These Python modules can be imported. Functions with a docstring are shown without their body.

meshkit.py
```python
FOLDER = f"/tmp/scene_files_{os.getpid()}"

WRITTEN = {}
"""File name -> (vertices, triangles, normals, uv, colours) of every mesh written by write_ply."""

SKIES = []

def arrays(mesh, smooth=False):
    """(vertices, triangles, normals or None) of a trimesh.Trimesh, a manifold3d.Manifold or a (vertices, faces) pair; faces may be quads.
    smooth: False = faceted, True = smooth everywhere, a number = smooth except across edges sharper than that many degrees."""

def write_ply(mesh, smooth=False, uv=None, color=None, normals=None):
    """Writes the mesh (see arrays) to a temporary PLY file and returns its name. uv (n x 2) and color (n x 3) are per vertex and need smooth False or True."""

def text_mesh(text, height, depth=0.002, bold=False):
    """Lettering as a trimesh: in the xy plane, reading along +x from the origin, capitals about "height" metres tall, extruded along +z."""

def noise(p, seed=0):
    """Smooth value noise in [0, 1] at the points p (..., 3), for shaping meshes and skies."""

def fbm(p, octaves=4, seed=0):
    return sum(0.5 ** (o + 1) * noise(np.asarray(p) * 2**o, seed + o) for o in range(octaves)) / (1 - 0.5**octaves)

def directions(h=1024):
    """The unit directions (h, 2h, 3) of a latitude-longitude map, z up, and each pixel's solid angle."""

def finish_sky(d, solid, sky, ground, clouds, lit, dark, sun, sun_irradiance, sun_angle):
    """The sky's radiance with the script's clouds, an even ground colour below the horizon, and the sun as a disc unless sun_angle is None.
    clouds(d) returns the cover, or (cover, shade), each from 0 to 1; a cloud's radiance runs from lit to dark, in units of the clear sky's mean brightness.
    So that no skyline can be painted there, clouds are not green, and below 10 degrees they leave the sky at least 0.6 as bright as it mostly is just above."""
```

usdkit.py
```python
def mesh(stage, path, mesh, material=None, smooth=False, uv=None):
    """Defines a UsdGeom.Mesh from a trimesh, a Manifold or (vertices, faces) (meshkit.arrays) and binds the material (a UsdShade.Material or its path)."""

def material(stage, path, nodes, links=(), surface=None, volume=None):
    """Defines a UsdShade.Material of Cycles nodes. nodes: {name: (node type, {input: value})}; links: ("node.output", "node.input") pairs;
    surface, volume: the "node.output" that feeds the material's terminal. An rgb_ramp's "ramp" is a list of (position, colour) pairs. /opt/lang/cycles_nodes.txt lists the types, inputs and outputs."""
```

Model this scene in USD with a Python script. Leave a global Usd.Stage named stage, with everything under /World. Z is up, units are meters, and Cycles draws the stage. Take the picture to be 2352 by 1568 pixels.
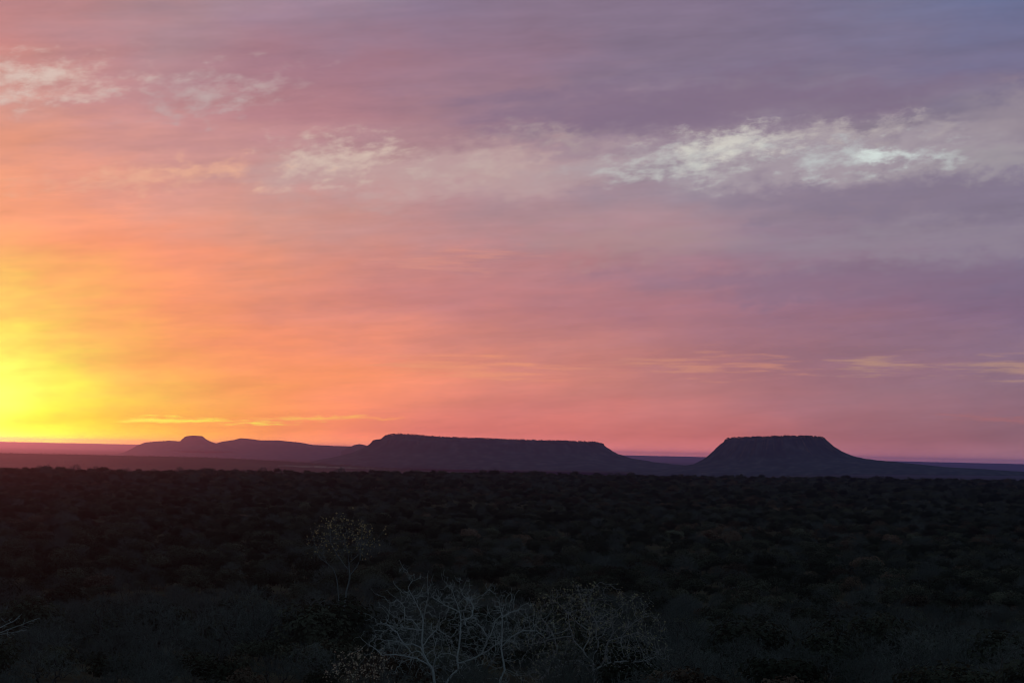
import math, random
import numpy as np
import trimesh, usdkit, meshkit
from pxr import Usd, UsdGeom, UsdLux, UsdShade, Gf, Sdf, Vt
from scipy.interpolate import RegularGridInterpolator
from scipy.spatial import cKDTree

stage = Usd.Stage.CreateInMemory()
UsdGeom.SetStageUpAxis(stage, 'Z')
UsdGeom.SetStageMetersPerUnit(stage, 1.0)
UsdGeom.Xform.Define(stage, '/World')
UsdGeom.Scope.Define(stage, '/World/Looks')

# ------------------------------------------------------------------ camera
EYE = 130.0                                   # metres above the lower plain (z = 0)
F = 5274.0                                    # focal length in pixels of a picture 2352 wide
CX, CY = 1176.0, 784.0
PITCH = math.atan((1037.0 - CY) / F)
ROLL = math.atan((1066.0 - 1014.6) / 2352.0)
fwd = np.array([0, math.cos(PITCH), math.sin(PITCH)])
_r0 = np.array([1.0, 0, 0])
_u0 = np.array([0, -math.sin(PITCH), math.cos(PITCH)])
right = math.cos(ROLL) * _r0 + math.sin(ROLL) * _u0
up = -math.sin(ROLL) * _r0 + math.cos(ROLL) * _u0
cam = UsdGeom.Camera.Define(stage, '/World/camera')
cam.CreateHorizontalApertureAttr(22.3)
cam.CreateVerticalApertureAttr(22.3 * 682 / 1024)
cam.CreateFocalLengthAttr(22.3 * F / 2352.0)
cam.CreateClippingRangeAttr(Gf.Vec2f(0.5, 300000.0))
m = Gf.Matrix4d(1)
for i, v in enumerate((right, up, -fwd)):
    m.SetRow(i, Gf.Vec4d(float(v[0]), float(v[1]), float(v[2]), 0))
m.SetRow(3, Gf.Vec4d(0, 0, EYE, 1))
cam.AddTransformOp().Set(m)
cam.CreateExposureAttr(0.0)


def ray(px, py):
    """direction through a point of the photograph (2352 px wide)"""
    d = fwd + right * (px - CX) / F - up * (py - CY) / F
    return d / np.linalg.norm(d)


def at(px, py, dist):
    """point of that ray at horizontal distance dist (measured along y)"""
    d = ray(px, py)
    return np.array([0, 0, EYE]) + d * dist / d[1]


def project(p):
    q = np.asarray(p, float) - [0, 0, EYE]
    w = q @ fwd
    return CX + F * (q @ right) / w, CY - F * (q @ up) / w


# ------------------------------------------------------------------ sky (cloudy dusk sky, glow low on the left)
class Graph:
    """collects shader nodes; a string 'name.output' given as an input becomes a link"""

    def __init__(self):
        self.nodes, self.links = {}, []

    def __call__(self, kind, **inputs):
        name = 'n%03d' % len(self.nodes)
        vals = {}
        for k, v in inputs.items():
            if isinstance(v, str) and v[:1] == 'n' and v[1:4].isdigit() and '.' in v:
                self.links.append((v, '%s.%s' % (name, k)))
            else:
                vals[k] = v
        self.nodes[name] = (kind, vals)
        return name

    def math(self, op, a, b=0.0, c=0.0, clamp=False):
        return self('math', math_type=op, value1=a, value2=b, value3=c, use_clamp=clamp) + '.value'

    def ramp01(self, v, lo, hi):
        return self('map_range', range_type='smoothstep', value=v, from_min=lo, from_max=hi, to_min=0.0, to_max=1.0, clamp=True) + '.result'

    def lin01(self, v, lo, hi):
        return self('map_range', range_type='linear', value=v, from_min=lo, from_max=hi, to_min=0.0, to_max=1.0, clamp=True) + '.result'

    def mixc(self, f, a, b, kind='mix'):
        return self('mix_color', blend_type=kind, fac=f, a=a, b=b, use_clamp_result=False) + '.result'


def lin(c):
    c = np.asarray(c, float) / 255.0
    return np.where(c <= 0.04045, c / 12.92, ((c + 0.055) / 1.055) ** 2.4)


SX = [0, 130, 260, 400, 600, 800, 1000, 1200, 1400, 1600, 1800, 2000, 2352]
SY = [0, 110, 220, 330, 430, 530, 640, 740, 840, 920, 1000, 1045]
SKY = [
 "190,135,138 188,136,140 178,138,143 168,138,150 160,136,155 150,130,150 142,122,146 138,118,140 134,116,138 130,114,138 124,114,142 118,118,148 106,112,148",
 "204,136,132 192,136,136 184,136,142 174,138,145 165,124,138 160,120,136 148,118,138 146,118,136 136,118,140 128,118,142 126,116,142 122,114,142 110,108,140",
 "205,150,142 203,150,145 195,142,145 185,138,145 176,126,136 168,122,134 158,122,138 146,116,138 132,116,140 136,116,138 132,116,140 128,114,138 124,112,138",
 "232,155,132 224,153,135 214,150,142 206,146,142 192,136,140 184,134,142 176,134,142 170,136,146 160,138,148 158,142,150 152,138,148 150,138,148 146,134,148",
 "255,168,128 250,165,130 240,162,135 225,160,145 205,158,150 195,156,152 184,150,155 172,148,156 160,140,155 150,138,155 146,130,148 142,128,146 130,120,146",
 "254,166,120 252,157,120 246,152,122 232,152,130 218,150,135 205,145,140 192,140,142 180,138,145 172,136,142 160,134,146 148,128,145 142,124,142 132,120,142",
 "252,176,106 255,165,108 255,158,112 252,150,114 232,148,120 212,138,125 200,132,130 188,128,132 174,122,132 165,122,138 150,116,138 138,112,135 124,108,136",
 "254,208,94 252,192,99 255,174,101 255,162,108 246,148,112 226,140,122 210,132,124 196,126,126 184,122,128 172,116,126 156,112,128 144,108,130 130,105,132",
 "255,245,95 253,225,95 255,195,98 254,172,96 254,152,105 248,148,115 228,142,120 212,136,122 200,130,122 184,124,125 166,114,122 150,112,126 138,112,130",
 "255,255,110 255,245,92 254,205,92 254,178,95 254,156,98 254,148,108 232,136,118 216,128,120 204,124,120 188,120,122 168,114,124 156,112,122 142,108,124",
 "255,255,78 255,250,60 254,213,56 252,176,64 252,154,80 252,140,105 232,124,112 220,120,112 206,116,112 192,110,112 174,108,114 160,104,114 146,102,114",
 "255,252,62 255,240,58 254,206,54 252,172,64 250,148,80 250,136,105 230,120,112 218,116,112 204,114,110 198,110,110 170,104,112 160,100,110 146,100,112"]
SKYT = lin(np.array([[list(map(float, c.split(','))) for c in row.split()] for row in SKY]))
_sky = RegularGridInterpolator((SY, SX), SKYT, bounds_error=False, fill_value=None)
HAZE_R, HAZE_TOP, VEIL = 78000.0, 90.0, 0.25
HAZE_DENSITY, HAZE_COLOR, HAZE_ANISO = 1.5e-5, (0.28, 0.40, 1.0), 0.9
SUN_AZ, SUN_EL = math.degrees(math.atan((-130 - CX) / F)), 0.8
FAR_HORIZON, FAR_HIGH = lin([88, 92, 112]), lin([88, 110, 126])      # the dim sky away from the sunset
RIGHT_EDGE = math.degrees(math.atan((2352 - CX) / F)) - SUN_AZ
STRENGTH = 0.05


def sky_color(daz, el):
    """radiance at daz degrees from the sun's azimuth and el degrees above the horizon"""
    a = min(max(daz, 1.0), RIGHT_EDGE)
    e = min(max(el, 0.05), 11.3)
    az = math.radians(SUN_AZ + a)
    d = np.array([math.sin(az) * math.cos(math.radians(e)), math.cos(az) * math.cos(math.radians(e)), math.sin(math.radians(e))])
    q = d
    w = q @ fwd
    px, py = CX + F * (q @ right) / w, CY - F * (q @ up) / w
    c = _sky((min(max(py, 0), 1045), min(max(px, 0), 2352)))
    near = math.exp(-((daz / 2.8) ** 2 + ((el - 1.4) / 1.5) ** 2))
    c = c + near * np.array([0.35, 0.36, 0.10]) * max(0.0, 1 - daz / 2.4)
    c = c + math.exp(-((daz / 4.5) ** 2 + (max(el - 0.4, 0) / 0.9) ** 2)) * np.array([0.05, 0.10, -0.04])
    hi = min(max((el - 11.3) / 35.0, 0), 1) ** 0.7
    rt = min(max((daz - RIGHT_EDGE) / 95.0, 0), 1) ** 0.7
    far = FAR_HORIZON * (1 - min(el / 40, 1)) + FAR_HIGH * min(el / 40, 1)
    k = 1 - (1 - hi) * (1 - rt)
    c = c * (1 - k) + far * k
    # the table holds what is seen through the haze; the sky behind it is clearer and brighter near the horizon
    path = min(HAZE_R, HAZE_TOP / math.tan(math.radians(max(el, 0.02))))
    t_ = math.exp(-HAZE_DENSITY * path)
    return c * (1 + VEIL * (1 / t_ - 1))


ELS = [0.0, 0.5, 1.1, 1.8, 2.6, 3.6, 4.6, 5.8, 7.0, 8.2, 9.6, 11.2, 15, 24, 45, 90]
g = Graph()
vec = g('texture_coordinate') + '.generated'
xyz = g('separate_xyz', vector=vec)
az = g.math('degrees', g.math('arctan2', xyz + '.x', xyz + '.y'))
el = g.math('degrees', g.math('arcsine', xyz + '.z'))


def sky_noise(sx, sy, detail=4, rough=0.55, seed=0.0, distortion=0.0, skew=0.0):
    """noise over azimuth and elevation, drawn out along the horizon and a little tilted"""
    v = g('vector_math', math_type='multiply_add', vector1=g('combine_xyz', x=az, y=g.math('multiply_add', az, -skew, el), z=0.0) + '.vector', vector2=(sx, sy, 0.0), vector3=(seed * 1.7, seed * 2.3, 0.0)) + '.vector'
    return g('noise_texture', dimensions='2D', vector=v, scale=1.0, detail=detail, roughness=rough, distortion=distortion) + '.fac'


def centred(n):
    return g.math('subtract', n, 0.5)


low = g.ramp01(el, 0.0, 3.0)
w1 = centred(sky_noise(0.11, 0.55, 3, 0.55, 1.7, 0.0, 0.06))
w2 = centred(sky_noise(0.5, 1.7, 4, 0.6, 5.2, 0.0, 0.08))
w3 = centred(sky_noise(0.12, 0.5, 2, 0.55, 9.9, 0.0, 0.06))
el_w = g.math('multiply_add', g.math('multiply_add', w2, 0.9, g.math('multiply', w1, 1.5)), g.math('multiply_add', low, 0.85, 0.15), el)
az_w = g.math('multiply_add', w3, 4.0, g.math('multiply_add', w2, 1.6, az))
t = g.math('sqrt', g.math('divide', g.math('absolute', g.math('subtract', az_w, SUN_AZ)), 180.0))
prev = None
for k, e in enumerate(ELS):
    tt = np.linspace(0, 1, 120)
    stops = [(float(x), tuple(float(v) / STRENGTH for v in sky_color(180 * x * x, e))) for x in tt]
    col = g('rgb_ramp', ramp=stops, interpolate=True, fac=t) + '.color'
    prev = col if prev is None else g.mixc(g.lin01(el_w, ELS[k - 1], e), prev, col)
sky_col = prev
# light and dark streaks within the cloud sheet
st1 = centred(sky_noise(0.16, 1.5, 5, 0.6, 21.0, 0.0, 0.07))
st2 = centred(sky_noise(0.8, 3.2, 4, 0.6, 33.0, 0.0, 0.1))
shade = g.math('multiply_add', st1, 0.34, g.math('multiply_add', st2, 0.15, 1.0))
sky_col = g.mixc(1.0, sky_col, g('combine_color', r=shade, g=shade, b=shade) + '.color', 'multiply')


def azel(px, py):
    d = ray(px, py)
    return math.degrees(math.atan2(d[0], d[1])), math.degrees(math.asin(d[2]))


def gap(x0, y0, x1, y1, half, color, strength, noise, lo, hi, where=None, drop=0.8):
    """a break in the cloud sheet: a long ellipse between two points of the sky, its outline broken up by a noise"""
    global sky_col
    a0, e0 = azel(x0, y0)
    a1, e1 = azel(x1, y1)
    ln = math.hypot(a1 - a0, e1 - e0)
    p = g('mapping', mapping_type='texture', vector=where or warped, location=((a0 + a1) / 2, (e0 + e1) / 2, 0), rotation=(0, 0, math.atan2(e1 - e0, a1 - a0)), scale=(ln * 0.56, half / F * 57.3, 1.0)) + '.vector'
    d = g('vector_math', math_type='length', vector1=p) + '.value'
    f = g('map_range', range_type='smoothstep', value=g.math('multiply_add', d, -drop, noise), from_min=lo, from_max=hi, to_min=0.0, to_max=strength, clamp=True) + '.result'
    sky_col = g.mixc(f, sky_col, tuple(float(c) / STRENGTH for c in lin(color)))


wob1 = centred(sky_noise(0.45, 0.9, 3, 0.55, 81.0, 0.0, 0.1))
wob2 = centred(sky_noise(1.6, 3.0, 5, 0.62, 91.0, 0.0, 0.1))
warped = g('combine_xyz', x=g.math('multiply_add', wob1, 2.4, az), y=g.math('multiply_add', wob2, 1.0, g.math('multiply_add', wob1, 0.8, el)), z=0.0) + '.vector'
waved = g('combine_xyz', x=g.math('multiply_add', wob1, 0.7, az), y=g.math('multiply_add', wob2, 0.18, g.math('multiply_add', wob1, 0.3, el)), z=0.0) + '.vector'
fine = sky_noise(1.3, 3.0, 6, 0.6, 41.0, 0.0, 0.12)
soft = sky_noise(0.35, 1.6, 3, 0.55, 52.0, 0.0, 0.1)
lumps = sky_noise(1.4, 3.6, 6, 0.6, 63.0, 0.0, 0.1)
thin = sky_noise(0.55, 8.0, 5, 0.62, 71.0, 0.0, 0.02)
# broad paler veils first, the bright ragged openings over them
gap(480, 415, 1560, 372, 92, (196, 165, 163), 0.62, soft, -0.3, 0.3)
gap(1250, 385, 2560, 318, 96, (172, 160, 168), 0.75, soft, -0.3, 0.28)
gap(600, 375, 980, 352, 62, (214, 190, 178), 1.0, fine, 0.12, 0.68, None, 0.36)
gap(900, 395, 1300, 372, 46, (196, 172, 168), 0.8, fine, 0.12, 0.68, None, 0.36)
gap(1370, 386, 1780, 356, 52, (194, 194, 192), 0.9, lumps, 0.12, 0.66, None, 0.36)
gap(1520, 348, 1840, 318, 44, (222, 220, 209), 0.85, fine, 0.12, 0.68, None, 0.36)
gap(1740, 374, 2190, 340, 48, (190, 194, 195), 0.85, lumps, 0.12, 0.66, None, 0.36)
gap(1960, 356, 2110, 350, 30, (214, 224, 220), 1.0, fine, 0.12, 0.68, None, 0.36)
gap(2090, 372, 2220, 364, 28, (206, 216, 214), 0.9, fine, 0.12, 0.68, None, 0.36)
gap(1640, 322, 2200, 282, 34, (190, 180, 178), 0.75, fine, 0.12, 0.68, None, 0.36)
gap(2080, 272, 2650, 235, 72, (156, 144, 154), 0.65, soft, -0.3, 0.4)
gap(2000, 395, 2650, 340, 60, (160, 153, 159), 0.65, soft, -0.3, 0.4)
gap(-300, 205, 340, 176, 72, (218, 192, 182), 1.0, fine, 0.12, 0.68, None, 0.36)
gap(290, 238, 680, 188, 64, (192, 168, 168), 0.9, fine, 0.12, 0.68, None, 0.36)
gap(40, 418, 640, 396, 46, (236, 178, 150), 0.75, fine, 0.12, 0.68, None, 0.36)
gap(1080, 310, 1460, 312, 40, (178, 160, 160), 0.7, fine, 0.12, 0.68, None, 0.36)
gap(1600, 580, 2600, 530, 80, (150, 138, 152), 0.6, soft, -0.3, 0.45)
gap(1050, 560, 1750, 545, 60, (176, 144, 146), 0.5, soft, -0.3, 0.45)
gap(150, 968, 640, 966, 12, (255, 238, 92), 1.0, thin, 0.22, 0.50, waved, 0.36)
gap(520, 959, 850, 961, 9, (255, 190, 98), 0.9, thin, 0.22, 0.50, waved, 0.36)
gap(800, 963, 970, 965, 7, (255, 165, 100), 0.6, thin, 0.22, 0.50, waved, 0.36)
gap(760, 842, 1420, 848, 46, (236, 154, 118), 0.7, thin, 0.26, 0.60, waved, 0.36)
gap(1240, 842, 1960, 842, 46, (206, 140, 122), 0.7, thin, 0.26, 0.60, waved, 0.36)
gap(1860, 846, 2140, 838, 46, (182, 140, 126), 0.85, thin, 0.26, 0.60, waved, 0.36)
gap(2080, 846, 2640, 840, 50, (176, 138, 128), 0.85, thin, 0.26, 0.60, waved, 0.36)
gap(2000, 956, 2600, 960, 16, (172, 108, 112), 0.6, thin, 0.26, 0.60, waved, 0.36)
gap(700, 600, 1300, 590, 50, (222, 150, 134), 0.5, thin, 0.26, 0.60, waved, 0.36)
gap(900, 262, 2300, 205, 90, (128, 108, 134), 0.7, soft, -0.3, 0.35)
gap(1500, 470, 2600, 425, 60, (132, 120, 142), 0.6, soft, -0.3, 0.4)
gap(1300, 655, 2600, 632, 60, (134, 110, 134), 0.5, soft, -0.3, 0.4)
clear = g('sky_texture', sky_type='single_scattering', sun_disc=False, sun_elevation=math.radians(SUN_EL), sun_rotation=math.radians(SUN_AZ), altitude=1400.0, aerosol_density=1.5) + '.color'
sky_col = g.mixc(0.03, sky_col, clear)              # what clear air shows through the cloud sheet
bg = g('background_shader', color=sky_col, strength=STRENGTH) + '.background'
usdkit.material(stage, '/World/Looks/sky', g.nodes, g.links, surface=bg)
dome = UsdLux.DomeLight.Define(stage, '/World/sky')
dome.CreateIntensityAttr(1.0)
UsdShade.MaterialBindingAPI.Apply(dome.GetPrim()).Bind(UsdShade.Material.Get(stage, '/World/Looks/sky'))
dome.GetPrim().SetCustomDataByKey('kind', 'structure')

sun = UsdLux.DistantLight.Define(stage, '/World/sun')          # the sun itself is behind the cloud low on the left
sun.CreateIntensityAttr(0.125)
sun.CreateAngleAttr(4.0)
sun.CreateColorAttr(Gf.Vec3f(1.0, 0.13, 0.05))
sun.GetPrim().GetAttribute('inputs:normalize').Set(True) if sun.GetPrim().GetAttribute('inputs:normalize') else sun.CreateNormalizeAttr(True)
sd = np.array([math.sin(math.radians(SUN_AZ)) * math.cos(math.radians(SUN_EL)), math.cos(math.radians(SUN_AZ)) * math.cos(math.radians(SUN_EL)), math.sin(math.radians(SUN_EL))])
zz = sd
xx = np.cross([0, 0, 1], zz); xx /= np.linalg.norm(xx)
yy = np.cross(zz, xx)
m = Gf.Matrix4d(1)
for i, v in enumerate((xx, yy, zz)):
    m.SetRow(i, Gf.Vec4d(float(v[0]), float(v[1]), float(v[2]), 0))
sun.AddTransformOp().Set(m)


# ------------------------------------------------------------------ helpers
used = {}


def numbered(base, parent='/World'):
    k = used.get((parent, base), 0)
    used[(parent, base)] = k + 1
    return base if k == 0 else '%s_%03d' % (base, k)


def tag(prim, label=None, category=None, group=None, kind=None):
    p = prim.GetPrim() if hasattr(prim, 'GetPrim') else prim
    for key, val in (('label', label), ('category', category), ('group', group), ('kind', kind)):
        if val:
            p.SetCustomDataByKey(key, val)
    return prim


def obj(name, mesh, material, parent=None, smooth=False):
    pp = str(parent.GetPath()) if parent is not None else '/World'
    return usdkit.mesh(stage, pp + '/' + numbered(name, pp), mesh, '/World/Looks/' + material, smooth=smooth)


def thing(name, label, category, loc=(0, 0, 0), group=None):
    x = UsdGeom.Xform.Define(stage, '/World/' + numbered(name))
    mm = Gf.Matrix4d(1)
    mm.SetTranslateOnly(Gf.Vec3d(*map(float, loc)))
    x.AddTransformOp().Set(mm)
    tag(x, label, category, group)
    return x


def copy_of(root, name, loc, rz, s, label, category, group):
    x = UsdGeom.Xform.Define(stage, '/World/' + numbered(name))
    p = x.GetPrim()
    p.GetReferences().AddInternalReference(root.GetPath())
    mm = Gf.Matrix4d(1)
    mm.SetScale(Gf.Vec3d(*map(float, s)))
    rot = Gf.Matrix4d(1)
    rot.SetRotate(Gf.Rotation(Gf.Vec3d(0, 0, 1), math.degrees(rz)))
    mm = mm * rot
    mm.SetTranslateOnly(Gf.Vec3d(*map(float, loc)))
    op = x.GetPrim().GetAttribute('xformOp:transform')
    if op:
        op.Set(mm)
    else:
        x.AddTransformOp().Set(mm)
    p.SetInstanceable(True)
    tag(x, label, category, group)
    return x


def set_matrix(x, loc, rz, s):
    mm = Gf.Matrix4d(1)
    mm.SetScale(Gf.Vec3d(*map(float, s)))
    rot = Gf.Matrix4d(1)
    rot.SetRotate(Gf.Rotation(Gf.Vec3d(0, 0, 1), math.degrees(rz)))
    mm = mm * rot
    mm.SetTranslateOnly(Gf.Vec3d(*map(float, loc)))
    x.GetPrim().GetAttribute('xformOp:transform').Set(mm)


# ------------------------------------------------------------------ materials
def surface_material(name, colors, scale, rough=0.9, stretch=(1, 1, 1), bump=0.0, bump_scale=1.0, bump_dist=1.0):
    q = Graph()
    pos = q('geometry') + '.position'
    mp = q('mapping', mapping_type='point', vector=pos, scale=stretch) + '.vector'
    n = q('noise_texture', vector=mp, scale=scale, detail=6.0, roughness=0.62) + '.fac'
    n = q.lin01(n, 0.3, 0.7)
    c = q('rgb_ramp', ramp=[(i / (len(colors) - 1), c) for i, c in enumerate(colors)], interpolate=True, fac=n) + '.color'
    kw = {}
    if bump:
        b = q('noise_texture', vector=mp, scale=bump_scale, detail=5.0, roughness=0.6) + '.fac'
        kw['normal'] = q('bump', height=b, strength=bump, distance=bump_dist) + '.normal'
    s = q('principled_bsdf', base_color=c, roughness=rough, specular_ior_level=0.0, **kw) + '.BSDF'
    usdkit.material(stage, '/World/Looks/' + name, q.nodes, q.links, surface=s)


def hill_material(name, bush, rock):
    """scrub on the slopes, banded bare rock where the face is steep"""
    q = Graph()
    geo = q('geometry')
    pos = geo + '.position'
    n1 = q.lin01(q('noise_texture', vector=pos, scale=0.014, detail=6.0, roughness=0.62) + '.fac', 0.3, 0.7)
    bands = q('noise_texture', vector=q('mapping', mapping_type='point', vector=pos, scale=(0.3, 0.3, 4.0)) + '.vector', scale=0.03, detail=5.0, roughness=0.6) + '.fac'
    c1 = q('rgb_ramp', ramp=[(i / (len(bush) - 1), c) for i, c in enumerate(bush)], interpolate=True, fac=n1) + '.color'
    c2 = q('rgb_ramp', ramp=[(i / (len(rock) - 1), c) for i, c in enumerate(rock)], interpolate=True, fac=q.lin01(bands, 0.35, 0.65)) + '.color'
    nz = q('separate_xyz', vector=geo + '.true_normal') + '.z'
    steep = q.ramp01(q.math('multiply_add', q.math('subtract', bands, 0.5), 0.3, nz), 0.52, 0.30)
    b = q('noise_texture', vector=pos, scale=0.03, detail=5.0, roughness=0.6) + '.fac'
    nrm = q('bump', height=b, strength=0.9, distance=14.0) + '.normal'
    s_ = q('principled_bsdf', base_color=q.mixc(steep, c1, c2), roughness=0.95, specular_ior_level=0.0, normal=nrm) + '.BSDF'
    usdkit.material(stage, '/World/Looks/' + name, q.nodes, q.links, surface=s_)


def leaf_material(name, dark, light, trans=0.3):
    q = Graph()
    r = q('object_info') + '.random'
    isl = q('geometry') + '.random_per_island'
    f = q.math('multiply_add', isl, 0.3, q.math('multiply', q.math('power', r, 1.6), 0.7))
    c = q.mixc(f, dark, light)
    d = q('diffuse_bsdf', color=c) + '.BSDF'
    tr = q('translucent_bsdf', color=c) + '.BSDF'
    s = q('mix_closure', fac=trans, closure1=d, closure2=tr) + '.closure'
    usdkit.material(stage, '/World/Looks/' + name, q.nodes, q.links, surface=s)


surface_material('bush_soil', [(0.045, 0.032, 0.022), (0.075, 0.055, 0.036), (0.06, 0.058, 0.034)], 0.08)
surface_material('plain_bush', [(0.032, 0.033, 0.022), (0.046, 0.042, 0.028), (0.07, 0.058, 0.04)], 0.004, stretch=(1, 0.35, 1), bump=0.4, bump_scale=0.02, bump_dist=5.0)
hill_material('mesa_rock', [(0.034, 0.042, 0.046), (0.05, 0.058, 0.063), (0.10, 0.096, 0.098)], [(0.05, 0.048, 0.048), (0.11, 0.09, 0.082), (0.15, 0.12, 0.105)])
surface_material('pale_sand', [(0.10, 0.09, 0.07), (0.22, 0.19, 0.15)], 0.02)
surface_material('pale_bark', [(0.24, 0.265, 0.25), (0.36, 0.385, 0.36), (0.18, 0.195, 0.185)], 6.0, rough=0.8, bump=0.4, bump_scale=30.0, bump_dist=0.01)
surface_material('grey_bark', [(0.17, 0.165, 0.15), (0.25, 0.245, 0.23)], 6.0)
surface_material('twig_bark', [(0.25, 0.27, 0.25), (0.34, 0.36, 0.335)], 6.0)
surface_material('dim_bark', [(0.10, 0.105, 0.10), (0.165, 0.17, 0.16)], 6.0)
surface_material('dark_bark', [(0.06, 0.052, 0.045), (0.10, 0.09, 0.08)], 5.0)
leaf_material('yellow_leaf', (0.30, 0.26, 0.11), (0.52, 0.46, 0.25))
leaf_material('pale_leaf', (0.28, 0.27, 0.18), (0.50, 0.48, 0.36))
leaf_material('green_leaf', (0.20, 0.22, 0.12), (0.44, 0.43, 0.30))
leaf_material('olive_foliage', (0.036, 0.038, 0.026), (0.135, 0.13, 0.09), 0.12)
leaf_material('rust_foliage', (0.05, 0.038, 0.027), (0.20, 0.142, 0.10), 0.12)
leaf_material('pale_rust_foliage', (0.16, 0.112, 0.078), (0.28, 0.195, 0.14), 0.12)
leaf_material('pale_olive_foliage', (0.125, 0.125, 0.082), (0.23, 0.22, 0.15), 0.12)
leaf_material('grey_twigs', (0.07, 0.072, 0.063), (0.145, 0.145, 0.127), 0.0)
q = Graph()
vol = q('principled_volume', color=HAZE_COLOR, density=HAZE_DENSITY, anisotropy=HAZE_ANISO) + '.volume'
usdkit.material(stage, '/World/Looks/haze', q.nodes, q.links, volume=vol)

# ------------------------------------------------------------------ terrain
_pr = np.array([0, 20, 50, 80, 110, 150, 200, 250, 300, 380, 500, 900, 6000.])
_pz = np.array([-1.8, -4.6, -8.2, -10.6, -12.6, -15.2, -18.4, -22.6, -26.2, -28.6, -29.2, -29.2, -29.2])


def edge_distance(azd):
    return np.interp(azd, [-60, -16, -12.6, -4, 0, 6, 12.6, 17, 60], [1900, 2020, 2060, 2360, 2560, 2900, 3330, 3600, 4200])


def sstep(x, a, b):
    u = np.clip((x - a) / (b - a), 0, 1)
    return u * u * (3 - 2 * u)


def ground_z(x, y):
    x, y = np.asarray(x, float), np.asarray(y, float)
    r = np.hypot(x, y)
    a = np.degrees(np.arctan2(x, y))
    p = np.stack([x, y, np.zeros_like(x)], -1)
    bench = EYE + np.interp(r, _pr, _pz)
    und = (meshkit.fbm(p / 160.0, 3, 3) - 0.5) * 4.0 * sstep(r, 250, 900) + (meshkit.fbm(p / 30.0, 3, 5) - 0.5) * 1.2 * sstep(r, 10, 80)
    ed = edge_distance(np.where(np.abs(a) > 60, 60 * np.sign(a), a)) + (meshkit.fbm(p / 420.0, 3, 8) - 0.5) * 200
    k = sstep(r, ed, ed + 900)
    plain = (meshkit.fbm(p / 2600.0, 4, 11) - 0.5) * 16.0
    swell = 66.0 * np.exp(-((r - 12200) / 1500.0) ** 2) * sstep(-a, -1.5, 8.0) * sstep(-a, 70.0, 30.0)
    swell = swell + 12.0 * np.exp(-((r - 16500) / 1600.0) ** 2) * sstep(np.abs(a), 60, 20)
    plateau = 96.0 * sstep(r + (meshkit.fbm(p / 5000.0, 3, 17) - 0.5) * 5000, 46000, 52000)
    return (bench + und) * (1 - k) + (plain * sstep(r, 3500, 9000) + swell + plateau) * k


rs = np.concatenate([[0.0], np.geomspace(6, 300, 50), np.geomspace(312, 4600, 90), np.geomspace(4800, 20000, 80), np.geomspace(20600, 77000, 60)])
ang = np.concatenate([np.linspace(-20, 20, 241), np.linspace(20, 340, 66)[1:-1]])
RR, AA = np.meshgrid(rs, np.radians(ang), indexing='ij')
X, Y = RR * np.sin(AA), RR * np.cos(AA)
Z = ground_z(X, Y)
nr, na = X.shape
i, j = np.meshgrid(np.arange(nr - 1), np.arange(na), indexing='ij')
j2 = (j + 1) % na
quads = np.stack([i * na + j, i * na + j2, (i + 1) * na + j2, (i + 1) * na + j], -1).reshape(-1, 4)[:, ::-1]
verts = np.stack([X, Y, Z], -1).reshape(-1, 3)
rq = RR.reshape(-1)[quads].mean(1)
tri = lambda qd: np.vstack([qd[:, [0, 1, 2]], qd[:, [0, 2, 3]]])


def sub_mesh(qd):
    idx, inv = np.unique(qd, return_inverse=True)
    return verts[idx], tri(inv.reshape(qd.shape))


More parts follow.
